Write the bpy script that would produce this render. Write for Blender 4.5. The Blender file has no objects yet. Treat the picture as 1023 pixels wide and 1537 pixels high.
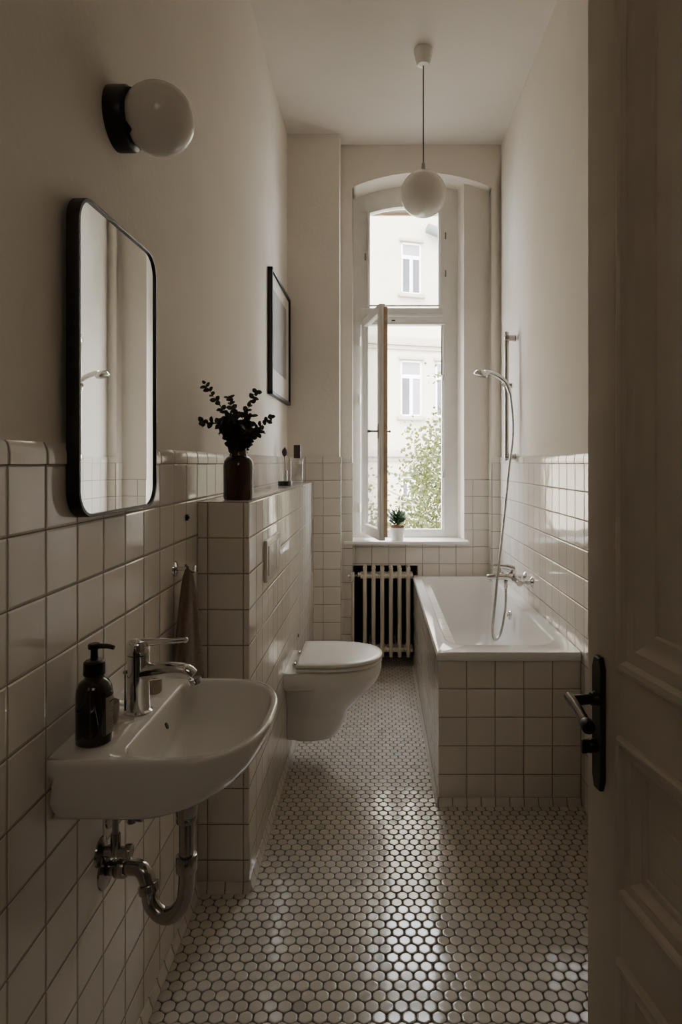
import bpy, bmesh, math, random
from mathutils import Vector, Matrix, Quaternion
random.seed(7)
PI = math.pi
SC = bpy.context.scene
COL = SC.collection

# ------------------------------------------------------------------ dimensions (metres)
XL, XR = -0.544, 0.775          # finished tile faces of the side walls
YP, YF, YR, YW = 3.85, 3.98, 4.06, 4.17   # pilaster, back wall face, recess, window plane
H = 3.31                        # ceiling
P = 0.1084                      # wall tile pitch
CAPZ = 1.2974                   # top joint of the wall tiling
NEAR = 0.28                     # inner face of the doorway wall

# ------------------------------------------------------------------ materials
def nodes(m):
    m.use_nodes = True
    nt = m.node_tree
    return nt, nt.nodes['Principled BSDF']

def mat(name, col, rough=0.5, metal=0.0, spec=0.5, coat=0.0, trans=0.0, ior=1.45,
        nscale=30.0, namt=0.06, bump=0.0, bscale=80.0, sheen=0.0, sss=0.0):
    m = bpy.data.materials.new(name)
    nt, b = nodes(m)
    N = nt.nodes.new
    tc = N('ShaderNodeTexCoord'); no = N('ShaderNodeTexNoise')
    no.inputs['Scale'].default_value = nscale; no.inputs['Detail'].default_value = 4
    nt.links.new(tc.outputs['Object'], no.inputs['Vector'])
    mr = N('ShaderNodeMapRange')
    mr.inputs['From Min'].default_value = 0.3; mr.inputs['From Max'].default_value = 0.7
    mr.inputs['To Min'].default_value = 1 - namt; mr.inputs['To Max'].default_value = 1 + namt
    nt.links.new(no.outputs['Fac'], mr.inputs['Value'])
    vm = N('ShaderNodeVectorMath'); vm.operation = 'SCALE'
    vm.inputs[0].default_value = col[:3]
    nt.links.new(mr.outputs['Result'], vm.inputs['Scale'])
    nt.links.new(vm.outputs['Vector'], b.inputs['Base Color'])
    b.inputs['Roughness'].default_value = rough
    b.inputs['Metallic'].default_value = metal
    b.inputs['Specular IOR Level'].default_value = spec
    b.inputs['Coat Weight'].default_value = coat
    b.inputs['Transmission Weight'].default_value = trans
    b.inputs['IOR'].default_value = ior
    b.inputs['Sheen Weight'].default_value = sheen
    if sss:
        b.inputs['Subsurface Weight'].default_value = sss
        b.inputs['Subsurface Scale'].default_value = 0.05
    if bump:
        n2 = N('ShaderNodeTexNoise'); n2.inputs['Scale'].default_value = bscale
        n2.inputs['Detail'].default_value = 5
        nt.links.new(tc.outputs['Object'], n2.inputs['Vector'])
        bp = N('ShaderNodeBump'); bp.inputs['Strength'].default_value = 1
        bp.inputs['Distance'].default_value = bump
        nt.links.new(n2.outputs['Fac'], bp.inputs['Height'])
        nt.links.new(bp.outputs['Normal'], b.inputs['Normal'])
    return m

def tile_mat(name, col, grout, pitch=P, gw=0.0016, rough=0.10, wob=0.010):
    """glazed square wall tiles laid out on the metric UV map"""
    m = bpy.data.materials.new(name)
    nt, b = nodes(m); N = nt.nodes.new; L = nt.links.new
    uv = N('ShaderNodeUVMap'); uv.uv_map = 'UVMap'
    sc = N('ShaderNodeVectorMath'); sc.operation = 'SCALE'; sc.inputs['Scale'].default_value = 1 / pitch
    L(uv.outputs['UV'], sc.inputs[0])
    fr = N('ShaderNodeVectorMath'); fr.operation = 'FRACTION'; L(sc.outputs[0], fr.inputs[0])
    fl = N('ShaderNodeVectorMath'); fl.operation = 'FLOOR'; L(sc.outputs[0], fl.inputs[0])
    sp = N('ShaderNodeSeparateXYZ'); L(fr.outputs[0], sp.inputs[0])
    def edge(sock):
        a = N('ShaderNodeMath'); a.operation = 'SUBTRACT'; L(sock, a.inputs[0]); a.inputs[1].default_value = 0.5
        c = N('ShaderNodeMath'); c.operation = 'ABSOLUTE'; L(a.outputs[0], c.inputs[0])
        d = N('ShaderNodeMath'); d.operation = 'SUBTRACT'; d.inputs[0].default_value = 0.5; L(c.outputs[0], d.inputs[1])
        return d.outputs[0]
    mn = N('ShaderNodeMath'); mn.operation = 'MINIMUM'
    L(edge(sp.outputs['X']), mn.inputs[0]); L(edge(sp.outputs['Y']), mn.inputs[1])
    ms = N('ShaderNodeMapRange'); ms.interpolation_type = 'SMOOTHSTEP'       # tile mask
    ms.inputs['From Min'].default_value = gw / pitch * 0.6; ms.inputs['From Max'].default_value = gw / pitch * 1.1
    L(mn.outputs[0], ms.inputs['Value'])
    hs = N('ShaderNodeMapRange'); hs.interpolation_type = 'SMOOTHSTEP'       # rounded shoulder
    hs.inputs['From Min'].default_value = gw / pitch * 0.5; hs.inputs['From Max'].default_value = gw / pitch * 3.2
    L(mn.outputs[0], hs.inputs['Value'])
    wn = N('ShaderNodeTexWhiteNoise'); wn.noise_dimensions = '3D'; L(fl.outputs[0], wn.inputs['Vector'])
    tone = N('ShaderNodeMapRange'); tone.inputs['To Min'].default_value = 0.93; tone.inputs['To Max'].default_value = 1.04
    L(wn.outputs['Value'], tone.inputs['Value'])
    tcol = N('ShaderNodeVectorMath'); tcol.operation = 'SCALE'; tcol.inputs[0].default_value = col
    L(tone.outputs[0], tcol.inputs['Scale'])
    mx = N('ShaderNodeMix'); mx.data_type = 'RGBA'
    L(ms.outputs[0], mx.inputs['Factor']); mx.inputs['A'].default_value = (*grout, 1); L(tcol.outputs[0], mx.inputs['B'])
    L(mx.outputs['Result'], b.inputs['Base Color'])
    rg = N('ShaderNodeMapRange'); rg.inputs['To Min'].default_value = 0.75; rg.inputs['To Max'].default_value = rough
    L(ms.outputs[0], rg.inputs['Value']); L(rg.outputs[0], b.inputs['Roughness'])
    # each tile sits at a very slightly different angle
    s2 = N('ShaderNodeVectorMath'); s2.operation = 'SUBTRACT'; L(wn.outputs['Color'], s2.inputs[0]); s2.inputs[1].default_value = (.5, .5, .5)
    s3 = N('ShaderNodeVectorMath'); s3.operation = 'SCALE'; L(s2.outputs[0], s3.inputs[0]); s3.inputs['Scale'].default_value = wob
    g = N('ShaderNodeNewGeometry')
    ad = N('ShaderNodeVectorMath'); ad.operation = 'ADD'; L(g.outputs['Normal'], ad.inputs[0]); L(s3.outputs[0], ad.inputs[1])
    nz = N('ShaderNodeVectorMath'); nz.operation = 'NORMALIZE'; L(ad.outputs[0], nz.inputs[0])
    wv = N('ShaderNodeTexNoise'); wv.inputs['Scale'].default_value = 9; wv.inputs['Detail'].default_value = 1
    L(uv.outputs['UV'], wv.inputs['Vector'])
    b0 = N('ShaderNodeBump'); b0.inputs['Distance'].default_value = 0.0012; b0.inputs['Strength'].default_value = 1
    L(wv.outputs['Fac'], b0.inputs['Height']); L(nz.outputs[0], b0.inputs['Normal'])
    bp = N('ShaderNodeBump'); bp.inputs['Distance'].default_value = 0.0016; bp.inputs['Strength'].default_value = 1
    L(hs.outputs[0], bp.inputs['Height']); L(b0.outputs['Normal'], bp.inputs['Normal'])
    L(bp.outputs['Normal'], b.inputs['Normal'])
    return m

TILE = tile_mat('glazed_wall_tile', (.78, .725, .655), (.24, .195, .15))
BTILE = tile_mat('small_base_tile', (.74, .69, .62), (.20, .16, .12), pitch=P/2)
PLASTER = mat('painted_plaster', (.79, .73, .655), .85, nscale=3, namt=.025, bump=.0012, bscale=45, spec=.25)
CEIL = mat('ceiling_paint', (.73, .685, .625), .9, nscale=2, namt=.02, bump=.0008, bscale=30, spec=.2)
DOORP = mat('aged_door_paint', (.60, .53, .44), .42, nscale=6, namt=.06, bump=.0005, bscale=60)
WINP = mat('white_window_paint', (.80, .775, .73), .38, nscale=12, namt=.04, bump=.0003, bscale=60)
WINOUT = mat('weathered_outer_wood', (.42, .30, .20), .6, nscale=20, namt=.2)
PORC = mat('white_porcelain', (.84, .815, .77), .08, coat=.4, nscale=3, namt=.01)
ENAM = mat('bath_enamel', (.85, .83, .80), .10, coat=.3, nscale=3, namt=.01)
PLAST = mat('white_plastic', (.78, .75, .69), .25, nscale=5, namt=.01)
CHROME = mat('polished_chrome', (.72, .71, .69), .09, metal=1, nscale=8, namt=.03)
STEEL = mat('dulled_chrome', (.36, .34, .31), .17, metal=1, nscale=20, namt=.10)
HOSE = mat('ribbed_metal_hose', (.45, .44, .42), .32, metal=1, nscale=60, namt=.15)
BLACK = mat('black_lacquer', (.012, .011, .010), .35, nscale=10, namt=.1)
IRON = mat('dark_iron', (.020, .017, .014), .38, metal=.2, nscale=40, namt=.3, bump=.0003)
AMBER = mat('dark_brown_bottle_glass', (.018, .009, .005), .10, coat=.5, nscale=6, namt=.2)
VASEG = mat('brown_vase_glass', (.045, .019, .010), .10, coat=.3, nscale=6, namt=.15)
LABELM = mat('bottle_label_paper', (.34, .31, .26), .6, nscale=40, namt=.05)
INK = mat('label_ink', (.05, .045, .04), .7)
RADP = mat('cream_radiator_enamel', (.66, .59, .47), .35, nscale=15, namt=.06, bump=.0004, bscale=40)
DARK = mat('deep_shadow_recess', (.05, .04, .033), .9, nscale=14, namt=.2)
OPAL = mat('opal_glass', (.80, .76, .70), .16, coat=.3, nscale=2, namt=.01)
TOWEL = mat('taupe_linen', (.23, .175, .135), .95, nscale=90, namt=.12, bump=.0015, bscale=260, sheen=.2)
LEAFD = mat('dark_eucalyptus_leaf', (.030, .030, .022), .6, nscale=60, namt=.3)
STEM = mat('dark_woody_stem', (.045, .03, .02), .7, nscale=60, namt=.2)
LEAFG = mat('green_houseplant_leaf', (.030, .085, .022), .45, nscale=60, namt=.3)
SOIL = mat('terracotta_soil', (.24, .11, .055), .9, nscale=120, namt=.4, bump=.003, bscale=200)
PAPER = mat('off_white_mat_board', (.66, .61, .54), .6)
ARTGREY = mat('grey_print', (.27, .24, .205), .5, nscale=7, namt=.12)
FACADE = mat('pale_facade_render', (.50, .43, .325), .9, nscale=1.2, namt=.05, bump=.004, bscale=8)
FACTRIM = mat('facade_stone_trim', (.36, .31, .24), .85, nscale=3, namt=.06)
FWIN = mat('facade_window_white', (.75, .73, .70), .5)
FGLASS = mat('facade_window_glass', (.07, .067, .07), .15, nscale=1.5, namt=.2)
FCURT = mat('pale_curtain', (.24, .23, .22), .8, nscale=9, namt=.08)
BARK = mat('tree_bark', (.16, .12, .08), .9, nscale=20, namt=.3)
GROUND = mat('courtyard_paving', (.30, .28, .24), .9, nscale=3, namt=.2)
GROUT = mat('dark_floor_grout', (.075, .063, .052), .8, nscale=80, namt=.2)
HALL = mat('hall_paint', (.42, .36, .29), .9, nscale=3, namt=.03)

def thin_glass(name, tint=(.97, .98, .97), refl=.10):
    m = bpy.data.materials.new(name); m.use_nodes = True
    nt = m.node_tree; nt.nodes.clear(); N = nt.nodes.new; L = nt.links.new
    o = N('ShaderNodeOutputMaterial'); mx = N('ShaderNodeMixShader')
    t = N('ShaderNodeBsdfTransparent'); t.inputs['Color'].default_value = (*tint, 1)
    g = N('ShaderNodeBsdfGlossy'); g.inputs['Roughness'].default_value = .02
    lw = N('ShaderNodeLayerWeight'); lw.inputs['Blend'].default_value = .25
    mr = N('ShaderNodeMapRange'); mr.inputs['To Min'].default_value = refl * .5; mr.inputs['To Max'].default_value = .6
    L(lw.outputs['Fresnel'], mr.inputs['Value']); L(mr.outputs[0], mx.inputs['Fac'])
    L(t.outputs[0], mx.inputs[1]); L(g.outputs[0], mx.inputs[2]); L(mx.outputs[0], o.inputs['Surface'])
    return m
GLASS = thin_glass('window_pane_glass')
CLEAR = thin_glass('clear_vessel_glass', (.93, .93, .91), .25)
MIRROR = mat('mirror_silver', (.90, .91, .88), .005, metal=1, namt=.0)

# tree leaves: translucent
LEAFT = bpy.data.materials.new('sunlit_tree_leaf')
nt, b = nodes(LEAFT)
oi = nt.nodes.new('ShaderNodeVertexColor'); oi.layer_name = 'tone'
nt.links.new(oi.outputs['Color'], b.inputs['Base Color'])
b.inputs['Roughness'].default_value = .55
tr = nt.nodes.new('ShaderNodeBsdfTranslucent'); nt.links.new(oi.outputs['Color'], tr.inputs['Color'])
ad = nt.nodes.new('ShaderNodeMixShader'); ad.inputs[0].default_value = .35
nt.links.new(b.outputs[0], ad.inputs[1]); nt.links.new(tr.outputs[0], ad.inputs[2])
nt.links.new(ad.outputs[0], nt.nodes['Material Output'].inputs['Surface'])

# floor tiles: colour per tile
FTILE = bpy.data.materials.new('glazed_floor_mosaic')
nt, b = nodes(FTILE)
vc = nt.nodes.new('ShaderNodeVertexColor'); vc.layer_name = 'tone'
nt.links.new(vc.outputs['Color'], b.inputs['Base Color'])
tc = nt.nodes.new('ShaderNodeTexCoord'); nn = nt.nodes.new('ShaderNodeTexNoise'); nn.inputs['Scale'].default_value = 14
nt.links.new(tc.outputs['Object'], nn.inputs['Vector'])
mr = nt.nodes.new('ShaderNodeMapRange'); mr.inputs['To Min'].default_value = .07; mr.inputs['To Max'].default_value = .12
nt.links.new(nn.outputs['Fac'], mr.inputs['Value']); nt.links.new(mr.outputs[0], b.inputs['Roughness'])

# ------------------------------------------------------------------ mesh builder
def catmull(pts, n=8):
    pts = [Vector(p) for p in pts]
    out = []
    for i in range(len(pts) - 1):
        p0 = pts[max(i - 1, 0)]; p1 = pts[i]; p2 = pts[i + 1]; p3 = pts[min(i + 2, len(pts) - 1)]
        for k in range(n):
            t = k / n
            out.append(0.5 * ((2 * p1) + (p2 - p0) * t + (2 * p0 - 5 * p1 + 4 * p2 - p3) * t * t + (3 * p1 - p0 - 3 * p2 + p3) * t ** 3))
    out.append(pts[-1])
    return out

class MB:
    def __init__(s): s.bm = bmesh.new()
    def face(s, vs, mi=0):
        try:
            f = s.bm.faces.new(vs); f.material_index = mi; return f
        except ValueError: return None
    def poly(s, pts, mi=0):
        return s.face([s.bm.verts.new(p) for p in pts], mi)
    def box(s, a, b, r=0.0, seg=2, mi=0):
        x0, y0, z0 = [min(a[i], b[i]) for i in range(3)]; x1, y1, z1 = [max(a[i], b[i]) for i in range(3)]
        v = [s.bm.verts.new(p) for p in ((x0,y0,z0),(x1,y0,z0),(x1,y1,z0),(x0,y1,z0),(x0,y0,z1),(x1,y0,z1),(x1,y1,z1),(x0,y1,z1))]
        fs = [s.face([v[i] for i in q], mi) for q in ((0,3,2,1),(4,5,6,7),(0,1,5,4),(1,2,6,5),(2,3,7,6),(3,0,4,7))]
        if r > 0:
            es = list({e for f in fs for e in f.edges})
            bmesh.ops.bevel(s.bm, geom=es, offset=r, segments=seg, affect='EDGES', profile=.5)
        return s
    def loft(s, rings, cap0=True, cap1=True, closed=True, mi=0):
        R = [[s.bm.verts.new(p) for p in r] for r in rings]
        n = len(R[0])
        for a, b in zip(R[:-1], R[1:]):
            for i in range(n if closed else n - 1):
                j = (i + 1) % n
                s.face((a[i], a[j], b[j], b[i]), mi)
        if cap0: s.face(list(reversed(R[0])), mi)
        if cap1: s.face(R[-1], mi)
        return s
    def lathe(s, prof, o=(0,0,0), axis=(0,0,1), seg=32, cap0=True, cap1=True, mi=0, sx=1, sy=1):
        q = Vector((0,0,1)).rotation_difference(Vector(axis).normalized())
        o = Vector(o)
        rings = []
        for r, z in prof:
            r = max(r, 1e-5)
            rings.append([o + q @ Vector((r*sx*math.cos(2*PI*i/seg), r*sy*math.sin(2*PI*i/seg), z)) for i in range(seg)])
        return s.loft(rings, cap0, cap1, mi=mi)
    def cyl(s, a, b, r, r2=None, seg=20, bev=0.0, mi=0):
        a = Vector(a); b = Vector(b); L = (b - a).length; r2 = r if r2 is None else r2
        if bev: prof = [(r-bev,0),(r-bev*.3,bev*.3),(r,bev),(r2,L-bev),(r2-bev*.3,L-bev*.3),(r2-bev,L)]
        else: prof = [(r,0),(r2,L)]
        return s.lathe(prof, a, b - a, seg, mi=mi)
    def tube(s, pts, r, seg=14, smooth=0, cap=True, mi=0):
        if smooth: pts = catmull(pts, smooth)
        pts = [Vector(p) for p in pts]; n = len(pts)
        rr = r if isinstance(r, (list, tuple)) else [r] * n
        if len(rr) != n: rr = [rr[0] + (rr[-1] - rr[0]) * i / (n - 1) for i in range(n)]
        t0 = (pts[1] - pts[0]).normalized()
        up = Vector((0,0,1)) if abs(t0.z) < .9 else Vector((1,0,0))
        u = (up - t0 * up.dot(t0)).normalized(); rings = []
        for i, p in enumerate(pts):
            t = (pts[min(i+1, n-1)] - pts[max(i-1, 0)]).normalized()
            u = (u - t * u.dot(t)).normalized(); w = t.cross(u)
            rings.append([p + rr[i] * (u * math.cos(2*PI*k/seg) + w * math.sin(2*PI*k/seg)) for k in range(seg)])
        return s.loft(rings, cap, cap, mi=mi)
    def prism(s, poly, f0, f1, mi=0):
        return s.loft([[f0(*p) for p in poly], [f1(*p) for p in poly]], mi=mi)
    def sphere(s, c, r, seg=32, sz=1.0, mi=0):
        n = seg // 2
        prof = [(r*math.sin(PI*i/n), -r*sz*math.cos(PI*i/n)) for i in range(n + 1)]
        return s.lathe(prof, c, (0,0,1), seg, mi=mi)
    def build(s, name, mats, parent=None, J=None, ang=35, flat=False):
        bm = s.bm
        bmesh.ops.remove_doubles(bm, verts=bm.verts, dist=1e-5)
        bmesh.ops.recalc_face_normals(bm, faces=bm.faces)
        if J is not None:
            uvl = bm.loops.layers.uv.new('UVMap')
            for f in bm.faces:
                n = f.normal; ax = max(range(3), key=lambda i: abs(n[i]))
                for l in f.loops:
                    c = l.vert.co
                    x, y, z = c.x - J[0], c.y - J[1], c.z - J[2]
                    l[uvl].uv = (y, z) if ax == 0 else ((x, z) if ax == 1 else (x, y))
        for f in bm.faces: f.smooth = not flat
        lim = math.radians(ang)
        for e in bm.edges:
            if len(e.link_faces) == 2 and e.calc_face_angle(0) > lim: e.smooth = False
        me = bpy.data.meshes.new(name); bm.to_mesh(me); bm.free()
        for m in (mats if isinstance(mats, (list, tuple)) else [mats]): me.materials.append(m)
        o = bpy.data.objects.new(name, me); COL.objects.link(o)
        if parent: o.parent = parent; o.matrix_parent_inverse = Matrix.Identity(4)
        return o

def empty(name, loc=(0,0,0), rz=0.0):
    o = bpy.data.objects.new(name, None); COL.objects.link(o)
    o.location = loc; o.rotation_euler = (0,0,rz); o.empty_display_size = .05
    return o
def tag(o, label, cat, group=None, kind=None):
    o['label'] = label; o['category'] = cat
    if group: o['group'] = group
    if kind: o['kind'] = kind
    return o
def struct(o, label=None):
    o['kind'] = 'structure'
    if label: o['label'] = label
    return o
def thing(name, label, cat, loc=(0,0,0), rz=0.0, group=None, kind=None):
    return tag(empty(name, loc, rz), label, cat, group, kind)

# ------------------------------------------------------------------ room shell
YE = 4.36      # outer face of the window wall
# left wall
m = MB(); m.box((XL-.25, NEAR, 0), (XL-.008, YE, H)); wl = struct(m.build('wall_left', PLASTER), 'left wall, warm white plaster above square tiles')
m = MB(); m.box((XL-.008, NEAR, 0), (XL, YP, CAPZ)); m.build('wall_tiles', TILE, wl, J=(0, .9246, CAPZ))
def cap_strip(mb, p0, p1, nrm, z0=CAPZ, h=.036, t=.010):
    """bullnose tile row: profile swept from p0 to p1; nrm points into the room"""
    p0 = Vector(p0); p1 = Vector(p1); n = Vector(nrm)
    prof = [(-.008, 0), (t-.008+.001, 0), (t-.008+.001, h*.45), (t-.0085, h*.72), (t-.011, h*.90), (-.003, h), (-.008, h)]
    mb.loft([[Vector((p.x, p.y, z0)) + n*a + Vector((0,0,z)) for a, z in prof] for p in (p0, p1)])
m = MB(); cap_strip(m, (XL,NEAR,0), (XL,YP,0), (1,0,0)); m.build('tile_cap', TILE, wl, J=(0, .9246, CAPZ-.03), ang=60)
m = MB()
def cove(mb, p0, p1, nrm):
    p0 = Vector(p0); p1 = Vector(p1); n = Vector(nrm)
    prof = [(-.004,-.003), (.012,-.003), (.0105,.006), (.006,.016), (.003,.030), (-.004,.030)]
    mb.loft([[p + n*a + Vector((0,0,z)) for a, z in prof] for p in (p0, p1)])
cove(m, (XL,NEAR,0), (XL,1.905,0), (1,0,0)); bl = struct(m.build('baseboard_left', BTILE, J=(.02,.03,-.012), ang=60))

# right wall
m = MB(); m.box((XR+.008, NEAR, 0), (XR+.25, YE, H)); wr = struct(m.build('wall_right', PLASTER), 'right wall, warm white plaster above square tiles')
m = MB(); m.box((XR, NEAR, 0), (XR+.008, YF, CAPZ)); m.build('wall_tiles', TILE, wr, J=(0, 2.358, CAPZ))
m = MB(); cap_strip(m, (XR,NEAR,0), (XR,YF,0), (-1,0,0)); m.build('tile_cap', TILE, wr, J=(0, 2.358, CAPZ-.03), ang=60)

# ceiling
m = MB(); m.box((XL-.25, NEAR-.1, H), (XR+.25, YE, H+.15)); struct(m.build('ceiling', CEIL))

# back wall with arched niche
NX0, NX1 = -.160, .721
RX1 = .559                    # window reveal, room side
SPR, APX = 3.040, 3.134
def arc_pts(x0, x1, zs, za, n=28):
    w = (x1-x0)/2; hgt = za-zs; R = (w*w+hgt*hgt)/(2*hgt); cx = (x0+x1)/2; cz = za-R
    a = math.asin(w/R)
    return [(cx+R*math.sin(-a+2*a*i/n), cz+R*math.cos(-a+2*a*i/n)) for i in range(n+1)]
ARCH = arc_pts(NX0, NX1, SPR, APX)
NZ = .636                     # top of radiator niche
m = MB()
m.box((XL-.008, YF, 0), (NX0, YE, SPR)); m.box((NX1, YF, 0), (XR+.008, YE, SPR))
m.prism([(NX0, H), *ARCH, (NX1, H)], lambda x, z: (x, YF, z), lambda x, z: (x, YE, z))     # wall above the arch
m.box((XL-.008, YF, SPR), (NX0, YE, H)); m.box((NX1, YF, SPR), (XR+.008, YE, H))
# recessed panel right of the window with a splayed reveal
m.prism([(RX1, YR), (NX1+.01, YR), (NX1+.01, YE), (.53, YE), (.53, YW)], lambda x, y: (x, y, .80), lambda x, y: (x, y, 3.16))
m.box((NX0-.01, YR, NZ), (NX1+.01, YE, .80))                # parapet above the radiator niche
m.box((.26, YR, 0), (NX1, YE, NZ))                      # parapet behind the bath
m.box((NX0-.01, 4.24, 0), (.27, YE, NZ))                    # niche back
wb = struct(m.build('wall_back', PLASTER), 'end wall with the arched window niche')
# tiles of the back wall
m = MB()
t = .008
m.box((-.24, YF-t, 0), (NX0, YF, CAPZ)); m.box((NX0-.001, YF-t, 0), (NX0+.004, YR, CAPZ))
m.box((NX1, YF-t, 0), (XR, YF, CAPZ)); m.box((NX1-.004, YF-t, 0), (NX1+.001, YR, CAPZ))
m.box((NX0, YR-t, NZ), (NX1, YR, .775)); m.box((RX1, YR-t, .775), (NX1, YR, 1.19)); m.box((.232, YF-t, .0), (NX1, YR, .572)); m.box((.26, YR-t, .56), (NX1, YR, NZ+.001))
m.build('wall_tiles', TILE, wb, J=(.721-.1084*.98, 0, CAPZ+.0))
m = MB(); cap_strip(m, (NX1,YF-t,0), (XR,YF-t,0), (0,-1,0)); cap_strip(m, (-.24,YF-t,0), (NX0,YF-t,0), (0,-1,0))
m.build('tile_cap', TILE, wb, J=(.70, 0, CAPZ-.03), ang=60)
m = MB(); m.box((NX0+.004, 4.225, .001), (.26, 4.24, NZ)); m.box((NX0+.006,YR,NZ-.004),(.26,4.23,NZ)); m.build('niche_shade_lining', DARK, wb)  # dark sheets paint the shade inside the radiator niche

# pilaster
m = MB(); m.box((XL-.008, YP+.0, 0), (-.232, YF, H)); pil = struct(m.build('wall_pilaster', PLASTER), 'boxed pilaster in the far left corner')
m = MB(); m.box((XL, YP-.008, 0), (-.224, YF-.008, CAPZ)); m.build('wall_tiles', TILE, pil, J=(-.224-.1084, YP, CAPZ))
m = MB(); cap_strip(m, (XL,YP-.008,0), (-.224,YP-.008,0), (0,-1,0)); cap_strip(m, (-.224,YP-.008,0), (-.224,YF-.008,0), (1,0,0))
m.build('tile_cap', TILE, pil, J=(-.224-.1084, YP, CAPZ-.03), ang=60)

# boxed-in cistern wall (half height)
PX, PY0, PZ = -.388, 1.905, 1.181
m = MB(); m.box((XL, PY0, 0), (PX, YP-.008, PZ), r=.003)
part = struct(m.build('wall_cistern', TILE, J=(XL+.030, PY0+.004, PZ-.1084*10-.002)), 'half-height tiled cistern boxing along the left wall')
m = MB(); cove(m, (PX,PY0,0), (PX,YP,0), (1,0,0)); cove(m, (XL,PY0,0), (PX+.003,PY0,0), (0,-1,0))
m.build('base_tiles', BTILE, part, J=(XL+.030,PY0+.004,-.012), ang=60)
m = MB(); m.cyl((PX, 3.08, .452), (PX+.004, 3.08, .452), .008, seg=14, bev=.001); m.build('fixing_screw', IRON, part)

# near wall with the doorway (behind / beside the viewer) and the hall
m = MB()
m.box((-1.3, NEAR-.12, 0), (-.46, NEAR, H)); m.box((.54, NEAR-.12, 0), (1.3, NEAR, H)); m.box((-.46, NEAR-.12, 2.36), (.54, NEAR, H))
struct(m.build('wall_near', PLASTER))
m = MB()
m.box((-1.35, -2.2, 0), (-1.3, NEAR-.12, 2.9)); m.box((1.3, -2.2, 0), (1.35, NEAR-.12, 2.9)); m.box((-1.35, -2.25, 0), (1.35, -2.2, 2.9)); m.box((-1.35, -2.25, 2.9), (1.35, NEAR-.12, 2.95))
struct(m.build('wall_hall', HALL))

# floor: hexagonal mosaic as real tiles set in grout
def floor():
    me = bpy.data.meshes.new('floor'); V = []; F = []; MI = []; TONE = []
    def quad(x0, y0, x1, y1, z, mi):
        i = len(V); V.extend([(x0,y0,z),(x1,y0,z),(x1,y1,z),(x0,y1,z)]); TONE.extend([(.5,.45,.4)]*4); F.append((i,i+1,i+2,i+3)); MI.append(mi)
    quad(-1.3, -2.2, 1.3, YE-.1, -.0022, 0)
    px = .0348; py = .0296; rnd = random.Random(3)
    r = 0; y = NEAR + .01
    while y < 4.24:
        x = XL - .02 + (px/2 if r % 2 else 0) + .012
        while x < XR + .02:
            if not ((x > .27 and y > 2.43) or (x < PX-.03 and y > 1.94)):
                tn = rnd.uniform(.90, 1.05); wr_ = rnd.uniform(-.012, .012)
                if rnd.random() < .03: tn *= .84
                col = (.60*tn, .555*tn*(1+wr_*.5), .49*tn*(1+wr_))
                tx, ty = rnd.gauss(0, .007), rnd.gauss(0, .007)
                ro = rnd.uniform(-.25, .25) if rnd.random() < .1 else 0
                base = len(V); jx, jy = rnd.uniform(-.0006,.0006), rnd.uniform(-.0006,.0006)
                for k, (dr, z) in enumerate(((0, -.0022), (-.0005, -.0007), (-.0016, -.0002), (-.0032, 0), (-.0050, 0))):
                    for a in range(12):
                        th = a * PI / 6 + ro*.2
                        R = (.01665 if a % 2 == 0 else .01765) + dr
                        dx, dy = R*math.cos(th), R*math.sin(th)
                        V.append((x+jx+dx, y+jy+dy, z + dx*tx + dy*ty)); TONE.append(col)
                for k in range(4):
                    for a in range(12):
                        b_ = (a+1) % 12
                        F.append((base+k*12+a, base+k*12+b_, base+(k+1)*12+b_, base+(k+1)*12+a)); MI.append(1)
                F.append(tuple(base+48+a for a in range(12))); MI.append(1)
            x += px
        y += py; r += 1
    me.from_pydata(V, [], F); me.materials.append(GROUT); me.materials.append(FTILE)
    ca = me.color_attributes.new('tone', 'FLOAT_COLOR', 'POINT')
    flat = []
    for c in TONE: flat.extend((*c, 1))
    ca.data.foreach_set('color', flat)
    me.polygons.foreach_set('material_index', MI); me.polygons.foreach_set('use_smooth', [True]*len(F))
    me.update()
    o = bpy.data.objects.new('floor', me); COL.objects.link(o); struct(o)
floor()

# ------------------------------------------------------------------ window
win = struct(empty('window_1', (0,0,0)), 'tall arched double window with one casement open')
FX1 = .53
WA = [(x, z) for x, z in ARCH if x <= FX1]
def arch_z(x):
    for (x0, z0), (x1, z1) in zip(ARCH[:-1], ARCH[1:]):
        if x0 <= x <= x1: return z0 + (z1-z0)*(x-x0)/(x1-x0)
    return SPR
m = MB()
y0, y1 = YW, YW+.055
def slab(mb, x0, x1, z0, z1, ya=y0, yb=y1, r=.004): mb.box((x0, ya, z0), (x1, yb, z1), r=r)
PXa, PXb = -.0486, .406
slab(m, NX0, -.110, .80, 2.958, r=0); slab(m, .428, FX1, .80, 2.958, r=0); slab(m, -.112, .43, .80, .838)
slab(m, -.112, .43, 2.222, 2.325); slab(m, -.110, PXa, 2.325, 2.958, r=0); slab(m, PXb, .428, 2.325, 2.958, r=0)
hd = [(x, z+.015) for x, z in ARCH if x < FX1] + [(FX1, arch_z(FX1)+.015)]        # arched head of the frame
cut = [(PXb+(PXa-PXb)*i/12, 2.955+.040*math.sin(PI*i/12)) for i in range(13)]
m.prism([(NX0, 2.955), *hd, (FX1, 2.955), *cut], lambda x, z: (x, y0, z), lambda x, z: (x, y1, z))
m.build('window_frame', WINP, win)
m = MB()                                                        # raised mouldings on the frame
slab(m, -.08, .44, 2.262, 2.285, YW-.018, YW+.002, .006); slab(m, -.112, .45, 2.212, 2.224, YW-.010, YW+.03, .003)
for (xa, xb) in ((PXa-.018, PXa-.008), (PXb+.008, PXb+.018)): slab(m, xa, xb, 2.335, 2.96, YW-.008, YW+.002, .003)
slab(m, .436, .446, .85, 2.20, YW-.008, YW+.002, .003)
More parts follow.
